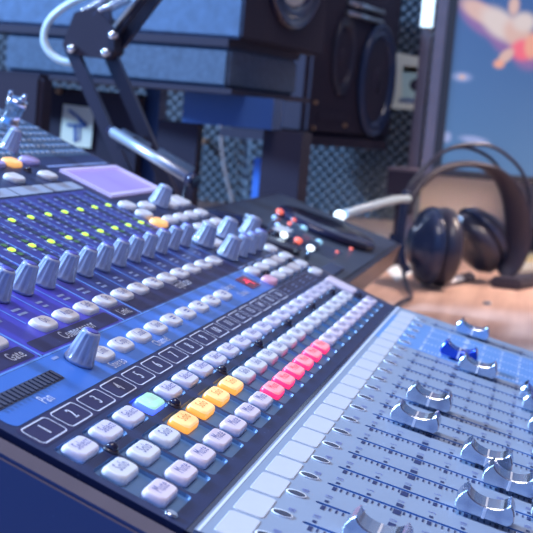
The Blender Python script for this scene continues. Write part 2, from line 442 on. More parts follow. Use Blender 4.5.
for k in range(1, 22):
    if k < 21:
        onB('select_button', m_sel_l if k == 4 else m_sel, k*P+.5, SEL+.2, 0, 'lit teal select button of channel four' if k == 4 else None)
        onB('solo_button', m_sol_l if 4 <= k <= 7 else m_sol, k*P+.5, SOL+.2, 0, f'lit yellow solo button of channel {k}' if 4 <= k <= 7 else None)
    onB('mute_button', m_mut_l if 8 <= k <= 13 else m_mut, k*P+.5, MUT+.2, 0, f'lit pink mute button of channel {k}' if 8 <= k <= 13 else None)
onB('main_select_button', button(16, 23, 2.4, 'btn_mute', name='main_select_button'), 516, 29, 0, 'long pinkish select button at the end of the select row')
# shiny domes between the rows
bm = NB(); lathe(bm, [(2.9, -.2), (2.9, .6), (2.3, 1.0)], 18, 1); lathe(bm, [(2.2, .9), (2.1, 1.7), (1.6, 2.5), (.8, 2.95), (.05, 3.05)], 18, 0)
m_dome = mesh('indicator_dome', bm, [M['black_gloss'], M['black_pl']])
for u, s in [(P*k+12.5, 29) for k in (1, 4, 7, 10, 13, 16, 19)]+[(511.5, 14.9), (431, 67), (511, 68), (380, 219)]: onB('indicator_dome', m_dome, u, s)
bm = NB(); lathe(bm, [(2.2, -.1), (2.2, .5), (1.6, .9)], 16)
onB('screw', mesh('screw', bm, M['chrome']), 13.7, -1.5)
# fat channel buttons
row_on = {3: '#', 5: 'On', 6: 'Auto', 7: 'Soft', 8: 'On', 9: 'Shelf', 10: 'On', 11: '#', 12: 'On', 13: '#', 14: 'On', 15: 'Shelf', 16: 'On'}
row_lk = {5: 'Link', 6: 'Copy', 7: 'Load', 8: 'Save', 9: '#', 10: '#', 11: '#', 12: '#', 13: '#'}
cache = {}
def fat(t):
    if t not in cache: cache[t] = button(17, 9.0, 2.2, 'btn_white', **TXT(t), ink='ink_blue', name='function_button', r=3.6)
    return cache[t]
for k, t in row_on.items(): onB('function_button', fat(t), k*P-.6, 93.0)
for k, t in row_lk.items(): onB('function_button', fat(t), k*P-.6, 66.2)
m_blank = button(16.5, 9, 2.6, 'btn_white', name='function_button', r=3.2)
m_round = button(17, 10, 3.0, 'btn_white', name='function_button', r=4)
pts = [(416.5+25.6*i, 73) for i in range(5)]+[(416.5+25.6*i, 61) for i in range(1, 5)]+[(518, 49.5), (519, 85)]
pts += [(445+25.3*i, 141) for i in range(4)]+[(469, 126), (495, 126.5), (517, 127), (445, 107)]
for u, s in pts: onB('function_button', m_blank, u, s)
for u, s in ((420, 164), (449, 160), (420, 152), (494, 157), (339, 209.5), (389.5, 209.5), (288, 209.5)): onB('function_button', m_round, u, s)
onB('function_button', button(16.5, 9, 2.6, 'btn_pink', name='function_button', r=3.2), 415.5, 61, 0, 'pink tinted function button')
m_org = button(18, 10, 2.8, 'orange_btn', name='function_button', r=4.4)
onB('function_button', m_org, 418, 140.5, 0, 'lit orange button below the lavender display')
onB('function_button', m_org, 376, 229, 0, 'lit orange button beside the trim knob')
onB('function_button', button(19, 10, 3.0, 'purple_btn', name='function_button', r=4), 405.5, 230, 0, 'lilac button beside the trim knob')
onB('function_button', button(19, 10, 3.0, 'purple_btn', name='function_button', r=4), 351, 229, 0, 'lilac button left of the orange one')
onB('wide_button', button(24, 14, 3, 'btn_white', name='wide_button', r=3), 521, 159)
# knobs
def knob(rb, rt, h, name, n=48, matk='knob', top='knob_top'):
    bm = NB()
    fl = lambda i, r, z: r*(1-.12*max(0, math.cos(2*math.pi*i*12/n))) if 1.6 < z < h-1.4 else r
    pr = [(rb*.9, 0), (rb, .5), (rb, 1.5), (rb*.96, 2)]+[(rb*.96+(rt-rb*.96)*t, 2+(h-3.6)*t) for t in (.25, .5, .75, 1)]+[(rt*.98, h-1.2), (rt*.9, h-.5), (rt*.74, h-.1)]
    lathe(bm, pr, n, 0, flute=fl)
    lathe(bm, [(rt*.74, h-.1), (rt*.5, h+.12), (.05, h+.2)], n, 1)
    for f in bm.faces:
        if len(f.verts) > 8: f.smooth = False
    return mesh(name, bm, [M[matk], M[top]])
m_enc = knob(6.0, 3.8, 13.4, 'encoder_knob')
for k in range(3, 17): onB('encoder_knob', m_enc, k*P+2.6, 117)
onB('pan_knob', knob(6.1, 3.9, 13.8, 'pan_knob'), 102.2, 68.5, 0)
m_big = knob(7.6, 4.9, 14.5, 'level_knob', top='knob')
m_sml = knob(6.2, 4.4, 13.6, 'level_knob')
for u, s in ((424.5, 111), (479, 111), (531, 106), (424, 93.5)): onB('level_knob', m_big, u, s)
for u, s in ((450, 92), (474.5, 92), (498.5, 92)): onB('level_knob', m_sml, u, s)
onB('level_knob', m_big, 478, 161)
m_trim = knob(6.6, 4.2, 15, 'trim_knob', top='knob')
for u in (409, 359): onB('trim_knob', m_trim, u, 247)
# pan meter
bm = NB(); frr(bm, 20, 78.4, 64.2, 70.6, .6, .26, 0)
for i in range(15):
    u = 23+i*3.8; box(bm, u-1.1, u+1.1, 64.8, 70, .3, .75, 1)
onB('pan_meter', mesh('pan_meter', bm, [M['rib'], M['rib2']], False), 0, 0, 0, 'charcoal ribbed pan meter bar')
# lit leds
bm = NB(); loft(bm, [[(x, y, .1) for x, y in rrect(5.4, 3.4, 1.2, 4)], [(x, y, .8) for x, y in rrect(4.4, 2.6, 1, 4)]])
m_led = mesh('lit_led', bm, M['led_green'])
bm = NB(); loft(bm, [[(x, y, .1) for x, y in rrect(5.0, 2.6, .6, 3)], [(x, y, .5) for x, y in rrect(4.6, 2.2, .5, 3)]])
m_dimled = mesh('dim_led', bm, M['led_glow'])
for k in range(8, 17): onB('lit_led', m_led, k*P+5.0, 145.5)
for k in range(10, 17): onB('lit_led', m_led, k*P+6.4, 169.4)
for k in range(8, 17):
    for s in (141, 150): onB('dim_led', m_dimled, k*P+5.8, s)  # green tint stands for glow spilling from the lit leds
# red display
bm = NB(); frr(bm, -10.5, 10.5, -6, 6, .8, .5, 0); box(bm, -10.5, 10.5, -6, 6, .1, .45, 0)
dsp = onB('number_display', mesh('number_display', bm, M['red_win'], False), 383, 67.4, 0, 'dark red number window')
bm = NB()
for (x0, x1, y0, y1) in ((-2.6, -1.7, .3, 3.6), (1.7, 2.6, .3, 3.6), (1.7, 2.6, -3.6, -.3), (-1.9, 1.9, -.45, .45)): frr(bm, x0+1.4, x1+1.4, y0, y1, .2, .6, 0)
frr(bm, -5.6, -2.8, -.45, .45, .2, .6, 0)
sub('lit_digit', mesh('lit_digit', bm, M['red_seg'], False), dsp, label='glowing red digit')
# lavender display
bm = NB(); u0, u1, s0, s1 = 425, 529.5, 179, 213.5
box(bm, u0, u1, s0, s1, .2, .9, 0)
lcd = onB('lcd_display', mesh('lcd_display', bm, M['screen_lcd'], True), 0, 0, 0, 'glowing lavender display')
bm = NB()
for a in ((u0-2, u1+2, s0-2, s0+.6), (u0-2, u1+2, s1-.6, s1+2), (u0-2, u0+.6, s0+.6, s1-.6), (u1-2.2, u1+2, s0+.6, s1-.6)): box(bm, *a, .2, 2.2)
sub('display_rim', mesh('display_rim', bm, M['screen_rim']), lcd)

# --- fader panel
cut = NB()
def fslot(k, y0, y1, w=2.1):
    loft(cut, [[(x, y, -.9) for x, y in rrect(w, y1-y0, w/2, 4, k*P, (y0+y1)/2)], [(x, y, 1) for x, y in rrect(w, y1-y0, w/2, 4, k*P, (y0+y1)/2)]])
for k in range(1, 22): fslot(k, -164, -63.6)
slab = NB(); box(slab, 8.6, 538, YF, -36.6, -6, 0)
bmesh.ops.recalc_face_normals(cut, faces=cut.faces); bmesh.ops.recalc_face_normals(slab, faces=slab.faces)
bm, mats = boolean(slab, [M['silver']], cut, [M['slot']])
frr(bm, 17*P-11.6, 20*P+12.2, YF+2, -38.8, .4, .08, I('fader_zone'))
MARK = [(-67, 1), (-79, 1), (-91, 2), (-103, 1), (-115, 1), (-127, 1), (-139, 1), (-151, 1), (-161, 1)]
for k in range(1, 22):
    u = k*P; zone = 17 <= k <= 20; c = I('white_print' if zone else 'ink'); lt = I('white_print' if zone else 'ink_blue')
    for j, (y, t) in enumerate(MARK):
        if t == 2:
            frr(bm, u-7.6, u-1.9, y-1.5, y+1.5, .1, .14, c); frr(bm, u+2.2, u+6.2, y-1.4, y+1.4, .1, .14, c)
        else:
            frr(bm, u-6.4, u-1.9, y-.8, y+.8, .1, .14, c); frr(bm, u+2.6, u+5.0, y-.75, y+.75, .1, .14, c)
        if j+1 < len(MARK):
            for q in range(1, 5):
                yy = y+(MARK[j+1][0]-y)*q/5; frr(bm, u-5.4, u-1.9, yy-.34, yy+.34, .05, .14, c)
    for y, s in ((-67, '10'), (-79, '5'), (-91, 'U'), (-103, '5'), (-115, '10'), (-127, '20'), (-139, '30'), (-151, '40')): text(bm, s, u+9.2, y, 4.0, .14, lt, .9)
    text(bm, 'dB', u+6.8, -58.6, 3.8, .14, lt, .9)
frr(bm, 8.6, 538, -38.4, -37.4, .2, .1, I('white_print'))
onF('fader_panel', mesh('fader_panel', bm, mats, False), 0, 0, 0, 'silver panel with fader scales')
bm = NB(); box(bm, 8.6, 538, -36.5, -33.6, -5, -1.4); onF('seam_strip', mesh('seam_strip', bm, M['black_gloss']), 0, 0)
bm = NB(); loft(bm, [[(x, y, .05) for x, y in rrect(22.2, 10.8, 1.6, 4)], [(x, y, .25) for x, y in rrect(21.8, 10.4, 1.5, 4)]])
m_scr = mesh('scribble_strip', bm, M['strip'])
bm = NB(); n = 20
el = lambda a, b, z: [(a*math.cos(2*math.pi*i/n), b*math.sin(2*math.pi*i/n), z) for i in range(n)]
loft(bm, [el(2.9, 3.9, .05), el(2.8, 3.75, .5), el(2.45, 3.3, .4)], True, True, 0, smooth=True)
loft(bm, [el(2.45, 3.3, .41), el(1.4, 2.0, .5)], False, True, 1, smooth=True)
m_hole = mesh('signal_led', bm, [M['white_edge'], M['lens']])
for k in range(1, 22):
    onF('scribble_strip', m_scr, k*P, -46.8); onF('signal_led', m_hole, k*P, -56.4)
# fader caps
def cap_mesh(mk):
    prof2 = [(-9.6, 1.8), (9.6, 1.8), (11.0, 3.0), (11.4, 4.6), (11.0, 6.6), (10.0, 8.6), (8.4, 10.4)]
    prof2 += [(8.0*math.cos(math.pi*i/14), 10.2-3.6*math.sin(math.pi*i/14)**1.1) for i in range(1, 14)]
    prof2 += [(-8.4, 10.4), (-10.0, 8.6), (-11.0, 6.6), (-11.4, 4.6), (-11.0, 3.0)]
    bm = NB(); loft(bm, [[(x*(1 if z < 8 else 1), y, z) for y, z in prof2] for x in (-6.8, 6.8)])
    bmesh.ops.recalc_face_normals(bm, faces=bm.faces)
    ed = [e for e in bm.edges if abs(e.verts[0].co.x-e.verts[1].co.x) < 1e-3]
    bmesh.ops.bevel(bm, geom=ed, offset=.42, segments=1, affect='EDGES')
    box(bm, -1.2, 1.2, -4, 4, -3.5, 2.1)
    for f in bm.faces: f.smooth = False
    return mesh('fader_cap', bm, mk)
m_cap = cap_mesh(M['cap']); m_capb = cap_mesh(M['cap_blue'])
bm = NB()
for sx in (-1, 1): box(bm, sx*7.0-.25, sx*7.0+.25, -.55, .55, 2.0, 6.2)
box(bm, -6.3, 6.3, -.4, .4, 6.5, 6.72)
m_ptr = mesh('pointer_line', bm, M['white_edge'])
CAPS = {1: -101, 2: -88.5, 3: -158, 4: -158, 5: -121, 6: -150, 7: -129, 8: -118, 9: -83, 10: -149, 11: -85, 12: -146, 13: -158, 14: -142, 15: -140, 16: -102.7, 17: -89.5, 18: -158, 19: -158, 20: -158, 21: -92}
for k, y in CAPS.items():
    blue = 17 <= k <= 20
    c = onF('fader_cap', m_capb if blue else m_cap, k*P, y, 0, 'blue fader cap with a white pointer line' if blue else None)
    sub('pointer_line', m_ptr, c)

# shiny plug standing at the back of the console
bm = NB(); b0 = Bw(469, 277, 1); ax = np.array([-.10, -.35, 1.0]); ax /= np.linalg.norm(ax)
T = axis_T(b0, ax); lathe(bm, [(7, 0), (7, 6), (6.2, 7), (6.2, 16), (7.4, 17), (7.4, 21), (6.6, 22.5)], 24, 0, T)
plug = tag(obj('cable_plug', bm, M['chrome'], None, b0), 'shiny metal cable plug standing at the far back edge of the console', 'plug')
bm = NB()
for a in (0, 120, 240):
    p = T @ Vector((6*math.cos(R(a)), 6*math.sin(R(a)), 22)); q = T @ Vector((6*math.cos(R(a)), 6*math.sin(R(a)), 26)); rod(bm, p, q, 1.6, 10)
obj('contact_pin', bm, M['chrome'], plug, b0)

# ================================================================== DESK, WALL, FLOOR
bm = NB(); box(bm, -40, 1968, -800, 1100, -35, 0)
desk = thing('desk', (500, 100, -740), 'warm wooden desk top under the console and headphones', 'desk')
obj('desk_top', bm, M['wood'], desk, (500, 100, 0))
for x in (0, 1920):
    for y in (-750, 1050):
        bm = NB(); box(bm, x-30, x+30, y-30, y+30, -740, -35); obj('leg', bm, M['wood'], desk, (x, y, -740))
def struct(name, bm, m, og=(0, 0, 0)):
    o = obj(name, bm, m, None, og); o['kind'] = 'structure'; return o
bm = NB(); box(bm, -1600, 2400, -1800, 1900, -790, -740); struct('floor', bm, M['wood'], (0, 0, -740))
bm = NB(); box(bm, 2000, 2080, -1800, 1900, -740, 1400); struct('wall_back', bm, M['wall'], (2000, 0, 0))
bm = NB(); box(bm, 1970, 1999, -800, 90, .5, 40); struct('trim_1', bm, M['rail'], (1985, -300, 0))
# acoustic foam
def foam(y0, y1, z0, z1, label):
    bm = NB(); xb, xt = 1999, 1970; box(bm, xt, xb, y0, y1, z0, z1)
    p = 19.0; ny = int((y1-y0)/p); nz = int((z1-z0)/p*2)
    for j in range(nz):
        for i in range(ny):
            y = y0+(i+.5+(.5 if j % 2 else 0))*p; z = z0+(j+.5)*p/2
            if y+p/2 > y1: continue
            h = p*.42; b = [bm.verts.new(q) for q in ((xt, y-h, z), (xt, y, z-h), (xt, y+h, z), (xt, y, z+h))]
            t = [bm.verts.new(q) for q in ((xt-16, y-4, z), (xt-16, y, z-4), (xt-16, y+4, z), (xt-16, y, z+4))]
            for q in range(4): bm.faces.new((b[q], b[(q+1) % 4], t[(q+1) % 4], t[q]))
            bm.faces.new(t)
    return tag(obj('acoustic_foam_panel', bm, M['foam'], None, (1985, (y0+y1)/2, z0)), label, 'foam panel')
foam(92, 420, 30, 520, 'dark pyramid foam panel on the back wall beside the monitor')
foam(421, 1400, 30, 520, 'dark pyramid foam panel on the back wall behind the boom arm')

# ================================================================== SECOND DEVICE beside the console
dv = thing('control_surface', (800, 90, 0), 'dark tilted control unit with glowing red and white lights beyond the console', 'controller')
E1 = np.array([1., 0, 0]); A0 = np.array([575., 14., 77.]); SL = np.array([0, 138., 42.])/144.25; NL = np.array([0, -42., 138.])/144.25
def dvp(x, t, h=0): return A0+E1*x+SL*t+NL*h
def dvbox(bm, x0, x1, t0, t1, h0, h1, mi=0):
    obox(bm, dvp(x0, t0, h0), E1*(x1-x0), SL*(t1-t0), NL*(h1-h0), mi)
bm = NB(); dvbox(bm, 0, 430, 0, 144, -24, 0); obj('case', bm, M['black_pl'], dv, A0)
bm = NB(); dvbox(bm, 6, 424, 5, 139, 0.2, 1.2); obj('top_plate', bm, M['grey_plate'], dv, A0)
for x in (20, 390):
    bm = NB(); obox(bm, (575+x, 60, 0), (18, 0, 0), (0, 60, 0), (0, 0, 72)); obj('stand_leg', bm, M['black'], dv, (575+x, 60, 0))
bm = NB()
T = Matrix(((1, 0, 0, 0), (0, SL[1], NL[1], 0), (0, SL[2], NL[2], 0), (0, 0, 0, 1))); T.translation = Vector(dvp(285, 62, 1.2))
lathe(bm, [(50, 0), (50, 5), (47, 7), (20, 7.5), (.1, 7.5)], 40, 0, T); obj('jog_wheel', bm, M['black_gloss'], dv, A0)
T2 = T.copy(); T2.translation = Vector(dvp(85, 90, 1.2)); bm = NB(); lathe(bm, [(42, 0), (42, 4), (39, 6), (.1, 6)], 36, 0, T2); obj('jog_wheel', bm, M['black_gloss'], dv, A0)
for i in range(6):
    bm = NB(); dvbox(bm, 18+i*15, 28+i*15, 12, 24, 1.2, 4); obj('pad_button', bm, M['rib2'], dv, tuple(dvp(23+i*15, 18)))
for i in range(4):
    bm = NB(); dvbox(bm, 140+i*16, 143+i*16, 28, 96, 1.2, 1.6); s_ = obj('slider', bm, M['ink'], dv, tuple(dvp(141+i*16, 62)))
    bm = NB(); dvbox(bm, 137+i*16, 146+i*16, 44+i*9, 52+i*9, 1.7, 9); k_ = obj('slider_cap', bm, M['dull_metal'], s_, tuple(dvp(141+i*16, 62))); k_.location = (0, 0, 0)
def at_dev(px, py, h=4):
    d = FWD + RGT*((px-266.5)/FPX) - UPV*((py-266.5)/FPX); t = ((A0+NL*h-CW) @ NL)/(d @ NL); return CW+d*t
for px, py, r, mk, nm, h in ((279.5, 212, 4.5, 'led_red', 'lamp_red', 5), (306, 213, 4, 'led_red', 'lamp_red', 5), (285.5, 209, 3, 'led_blue', 'lamp_blue', 5), (296, 210, 3, 'led_blue', 'lamp_blue', 5),
                     (284, 235.5, 4.2, 'led_white', 'lamp_white', 10), (310.5, 248.5, 4.2, 'led_white', 'lamp_white', 10), (294, 220, 2.6, 'led_red', 'lamp_red', 6), (290, 224, 3, 'led_red', 'lamp_red', 5),
                     (303, 229, 5, 'led_teal', 'lamp_teal', 7), (298, 241, 4.6, 'led_red', 'lamp_red', 5), (277.5, 225, 3.0, 'led_blue', 'lamp_blue', 6), (274.5, 217.5, 3, 'led_blue', 'lamp_blue', 6), (297, 226, 2.6, 'led_blue', 'lamp_blue', 6),
                     (319, 242.5, 4, 'led_teal', 'lamp_teal', 7), (247, 216, 2.6, 'led_blue', 'lamp_blue', 6), (244.5, 221, 2.4, 'led_blue', 'lamp_blue', 6), (243.5, 223.5, 2.8, 'led_red', 'lamp_red', 4), (353, 236.5, 2.6, 'led_blue', 'lamp_blue', 6), (358, 235, 2.6, 'led_blue', 'lamp_blue', 6),
                     (337, 252, 1.8, 'led_red', 'lamp_red', 3), (351, 249, 2.2, 'led_red', 'lamp_red', 3), (314, 228, 1.6, 'orange_btn', 'lamp_orange', 3)):
    p = at_dev(px, py, h); r *= .8; bm = NB(); T3 = T.copy(); T3.translation = Vector(p-NL*h)
    lathe(bm, [(r*.55, 1), (r*.55, h-r*.5)], 12, 0, T3)
    lathe(bm, [(r*.7, h-r*.5), (r, h), (r*.9, h+r*.5), (r*.4, h+r*.8)], 14, 1, T3)
    obj('lit_knob', bm, [M['dull_metal'], M[mk]], dv, tuple(p-NL*h))
p = at_dev(269, 231, 5); bm = NB(); obox(bm, p-NL*4, E1*46, -SL*12, NL*6); obj('pad_button', bm, M['btn_solo'], dv, tuple(p), 'pale wide pad button')
p = at_dev(324, 229, 5); bm = NB(); obox(bm, p-NL*4, E1*30, -SL*10, NL*5); obj('pad_button', bm, M['led_teal'], dv, tuple(p), 'pale blue pad button')

# ================================================================== BOOM ARM
ARM = thing('boom_arm', (800, 200, 0), 'black jointed microphone boom arm with steel bolts and springs behind the console', 'boom arm')
def seg(bm, a, b, w, d, X=800):
    """flat bar between two points of the arm plane"""
    a = Vector(a); b = Vector(b); t = (b-a).normalized(); n = t.cross(Vector((1, 0, 0))).normalized(); x = Vector((1, 0, 0))
    L = [[tuple(p+n*sw*w/2+x*sd*d/2) for sw, sd in ((-1, -1), (1, -1), (1, 1), (-1, 1))] for p in (a, b)]; loft(bm, L)
def aobj(name, bm, m, label=None): return obj(name, bm, m, ARM, (800, 200, 0), label)
J1, J2 = at(74, 47, 800), at(107, 53, 800)
F1, F2 = at(181, 290, 800), at(211, 292, 800)
bm = NB(); seg(bm, J1+[-9, 0, 0], F1+[-9, 0, 0], 11, 9); aobj('lower_bar', bm, M['black_pl'])
bm = NB(); seg(bm, J2+[9, 0, 0], F2+[9, 0, 0], 12, 9); aobj('lower_bar', bm, M['black_pl'])
pl = [at(x, y, 800) for x, y in ((80, 14), (100, 8), (120, 30), (119, 52), (112, 60), (74, 55), (68, 46))]
bm = NB(); loft(bm, [[(p[0]-15, p[1], p[2]) for p in pl], [(p[0]+15, p[1], p[2]) for p in pl]]); aobj('joint_plate', bm, M['black'])
for (x, y) in ((72, 48.5), (106, 52.5), (113, 35)):
    p = at(x, y, 783); bm = NB(); T3 = axis_T(p, (-1, 0, 0)); lathe(bm, [(4.2, -8), (4.2, 2), (3.4, 4.2), (1.2, 5.2), (.05, 5.3)], 18, 0, T3); aobj('bolt', bm, M['chrome'])
bm = NB(); seg(bm, at(112, 36, 795), at(170, -40, 795), 9, 9); aobj('upper_bar', bm, M['black_pl'])
bm = NB(); seg(bm, at(120, 45, 812), at(192, -50, 812), 10, 9); aobj('upper_bar', bm, M['black_pl'])
bm = NB(); rod(bm, at(114, 27, 785), at(165, -36, 785), 2.4); aobj('tension_rod', bm, M['dull_metal'])
bm = NB(); seg(bm, at(107, 40, 790), at(108, -30, 790), 7, 8); aobj('upright_bar', bm, M['black_pl'])
for a, b in (((82, 13), (150, -26)), ((90, 17), (160, -18))):
    bm = NB(); pa, pb = at(*a, 790), at(*b, 790); n = 26; q = []
    ax = Vector(pb-pa); e1 = ax.normalized().orthogonal(); e2 = ax.normalized().cross(e1)
    for i in range(n*8+1):
        t = i/(n*8); q.append(tuple(Vector(pa)+ax*t+e1*3.2*math.cos(2*math.pi*i/8)+e2*3.2*math.sin(2*math.pi*i/8)))
    tube(bm, q, .9, 6, 0, 1); aobj('spring', bm, M['chrome'])
bm = NB(); obox(bm, (778, 180, 0), (44, 0, 0), (0, 46, 0), (0, 0, 40)); aobj('base_clamp', bm, M['black'])
# chrome tube carried low on the arm
C0, C1 = at(113, 132, 740), at(190, 179, 700)
bm = NB(); rod(bm, C0, C1, 4.6, 24); ct = aobj('chrome_tube', bm, M['satin'], 'bright chrome tube across the lower bars')
d = (C1-C0)/np.linalg.norm(C1-C0)
for a_, b_, r_ in ((C1-d*1, C1+d*7, 5.9), (C0-d*5, C0+d*2, 4.0)):
    bm = NB(); rod(bm, a_, b_, r_, 20); o = obj('end_cap', bm, M['black_gloss'], ct, (800, 200, 0)); o.location = (0, 0, 0)
bm = NB(); seg(bm, at(122, 131, 765), at(150, 147, 765), 5, 6); seg(bm, at(158, 152, 760), at(193, 172, 760), 8, 6); aobj('tube_bracket', bm, M['dull_metal'])
bm = NB(); rod(bm, at(187, 181, 704), Vector((712, 182, 70)), 1.0, 8); rod(bm, Vector((712, 182, 70)), Vector((790, 200, 30)), 1.0, 8); aobj('thin_rod', bm, M['black_pl'])
bm = NB(); obox(bm, at(133, 143, 770)+[-28, -6, -6], (50, 0, 0), (0, 12, 0), (0, 0, 12)); aobj('tube_holder', bm, M['black'])
bm = NB(); tube(bm, [at(x, y, 790) for x, y in ((112, -24), (88, -6), (66, 6), (50, 20), (44, 36), (48, 50), (60, 60), (74, 63))], 3.4, 12)
tag(obj('looped_cable', bm, M['pale_cable'], None, at(74, 63, 790)), 'pale cable looping out to the left of the boom arm joint', 'cable')

# ================================================================== SPEAKER STACK
def rotz(a): return np.array([math.cos(a), -math.sin(a), 0]), np.array([math.sin(a), math.cos(a), 0])
EZ = np.array([0, 0, 1.])
e1, e2 = rotz(R(10))
Pc = at(241, 39, 1000)
SA = thing('studio_speaker', Pc, 'large studio speaker at the top left with a blue lit side and round woofer', 'speaker')
bm = NB(); obox(bm, Pc, e1*258, e2*360, EZ*380)
bmesh.ops.recalc_face_normals(bm, faces=bm.faces); bmesh.ops.bevel(bm, geom=list(bm.edges), offset=3, segments=2, affect='EDGES')
bmesh.ops.recalc_face_normals(bm, faces=bm.faces)
for f in bm.faces: f.material_index = 1 if Vector(f.normal).dot(Vector(-e1)) > .97 else 0  # blue light on the outer side is painted into its colour
obj('cabinet', bm, [M['black_soft'], M['vinyl_lit']], SA, Pc)
def driver(parent, c, nrm, r, ex=1.0, cone='black', surround='black_gloss', dust='black', sc=(1, 1)):
    """round driver: frame ring, rubber surround, cone and dust cap"""
    T = axis_T(c, nrm)
    if ex != 1.0:       # oval: squeeze across the baffle
        z = Vector(nrm).normalized(); y = Vector((0, 0, 1)); x = y.cross(z); T = Matrix((( x.x*ex, y.x, z.x, c[0]), (x.y*ex, y.y, z.y, c[1]), (x.z*ex, y.z, z.z, c[2]), (0, 0, 0, 1)))
    bm = NB(); lathe(bm, [(r, -4), (r, 4), (r*.97, 6), (r*.92, 6), (r*.90, 2), (r*.86, 4), (r*.80, 6), (r*.74, 2), (r*.73, -1)], 48, 0, T); w = obj('woofer', bm, M[surround], parent, tuple(c))
    bm = NB(); lathe(bm, [(r*.72, 1), (r*.5, -1.5), (r*.32, -3.5)], 40, 0, T); s = obj('cone', bm, M[cone], w, tuple(c)); s.location = (0, 0, 0); 
    bm = NB(); lathe(bm, [(r*.3, -3.4), (r*.24, 1), (r*.12, 3.5), (.1, 4)], 32, 0, T); s = obj('dust_cap', bm, M[dust], w, tuple(c)); s.location = (0, 0, 0)
driver(SA, Pc+e1*135+EZ*118-e2*1, -e2, 96, cone='cone', dust='cone')
# pads and shelf beneath
Pp = at(227, 88.5, 1006)
bm = NB(); obox(bm, Pp, e1*205, e2*285, EZ*44)
bmesh.ops.recalc_face_normals(bm, faces=bm.faces); bmesh.ops.bevel(bm, geom=list(bm.edges), offset=4, segments=2, affect='EDGES')
tag(obj('isolation_pad', bm, M['pad'], None, Pp), 'thick grey foam pad lying under the large speaker', 'foam pad')
top = Pc[2]; pb = Pp+EZ*44
bm = NB(); obox(bm, Pp+EZ*44.2-e1*2+e2*2, e1*215, e2*330, EZ*(top-Pp[2]-44.4))
tag(obj('speaker_plate', bm, M['black'], None, Pp), 'thin dark plate between the foam pad and the large speaker', 'plate')
SH = thing('shelf', (1000, 300, 0), 'dark shelf on posts that carries the foam pad and large speaker', 'shelf')
zs = Pp[2]
bm = NB(); obox(bm, Pp-e1*6-e2*8-EZ*6, e1*240, e2*420, EZ*5.8); obj('shelf_board', bm, M['black'], SH, (1000, 300, 0))
Pd = at(182, 122, 1040); q0 = at(284, 127, 1040)
bm = NB(); obox(bm, (1040, q0[1]+14, Pd[2]), (50, 0, 0), (0, Pd[1]-q0[1]-14, 0), (0, 0, zs-6.2-Pd[2])); obj('drawer_box', bm, M['blue_lit_tone'], SH, (1000, 300, 0), 'blue lit drawer box under the board')
obox_y = (at(157, 140, 1062)[1], at(197, 140, 1062)[1])
bm = NB(); obox(bm, (1062, obox_y[1], 0), (24, 0, 0), (0, obox_y[0]-obox_y[1], 0), (0, 0, Pd[2]-.5)); obj('side_panel', bm, M['black'], SH, (1000, 300, 0))
ya, yb = at(262, 150, 1060)[1], at(301, 150, 1060)[1]
bm = NB(); obox(bm, (1060, yb, 0), (60, 0, 0), (0, ya-yb, 0), (0, 0, Pd[2])); obj('post', bm, M['black'], SH, (1000, 300, 0))
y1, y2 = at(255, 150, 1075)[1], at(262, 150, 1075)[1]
bm = NB(); obox(bm, (1075, y2, 0), (10, 0, 0), (0, y1-y2, 0), (0, 0, at(258, 158, 1075)[2])); obj('lit_edge_strip', bm, M['zone_blue'], SH, (1000, 300, 0), 'bright blue strip for the blue lit edge of the near post')  # blue paint stands for the light along the post's edge
y1, y2 = at(142, 150, 1120)[1], at(156, 150, 1120)[1]
bm = NB(); obox(bm, (1120, y2, 0), (30, 0, 0), (0, y1-y2, 0), (0, 0, zs-6.2)); obj('post', bm, M['blue_lit_tone'], SH, (1000, 300, 0))
ye = Pp[1]+345
bm = NB(); obox(bm, (1150, ye, 0), (40, 0, 0), (0, 40, 0), (0, 0, zs-6.2)); obj('post', bm, M['black'], SH, (1000, 300, 0))

# dark equipment behind the console, left
c1 = at(42, 80, 960); c0 = at(-60, 80, 960)
bm = NB(); obox(bm, (960, c1[1], 0), (36, 0, 0), (0, c0[1]-c1[1], 0), (0, 0, at(20, 72, 960)[2])); bmesh.ops.recalc_face_normals(bm, faces=bm.faces); bmesh.ops.bevel(bm, geom=list(bm.edges), offset=5, segments=2, affect='EDGES')
tag(obj('equipment_case', bm, M['black_soft'], None, (1000, c1[1], 0)), 'plain dark equipment case at the left edge behind the console', 'equipment case')
c1 = at(139, 110, 1085); c0 = at(41, 110, 1085); zt = at(90, 90, 1085)[2]
ca = thing('equipment_cabinet', (1120, c1[1], 0), 'dark equipment cabinet bearing the arrow card behind the console', 'cabinet')
bm = NB(); obox(bm, (1085, c1[1], 0), (24, 0, 0), (0, c0[1]-c1[1], 0), (0, 0, zt)); obj('cabinet_body', bm, M['black'], ca, (1120, c1[1], 0))
p = at(60, 90.5, 1083); bm = NB(); lathe(bm, [(4, -1), (4, 6), (3, 8)], 16, 0, axis_T(p, (-1, 0, 0))); obj('brass_knob', bm, M['brass'], ca, (1120, c1[1], 0))
X = 1083.5
cp = [at(x, y, X) for x, y in ((64, 104), (95, 108), (91, 148), (60, 146))]
bm = NB(); loft(bm, [[tuple(p) for p in cp], [(p[0]-1.5, p[1], p[2]) for p in cp]])
for a, b, w in (((69, 110), (87, 125), 3.6), ((67, 125), (87, 126), 3.4), ((87, 125), (78, 121), 2.6), ((75, 126), (75, 142), 4.2), ((80, 127), (79, 141), 2)):
    pa, pb2 = at(*a, X-2.2), at(*b, X-2.2); t = (pb2-pa)/np.linalg.norm(pb2-pa); nn = np.cross(t, [1, 0, 0])*w/2*.95
    f = bm.faces.new([bm.verts.new(q) for q in (pa-nn, pb2-nn, pb2+nn, pa+nn)]); f.material_index = 1
tag(obj('sign_card', bm, [M['cream'], M['card_ink']], None, tuple(cp[2])), 'pale card with a blue arrow mark stuck on the dark cabinet', 'card')

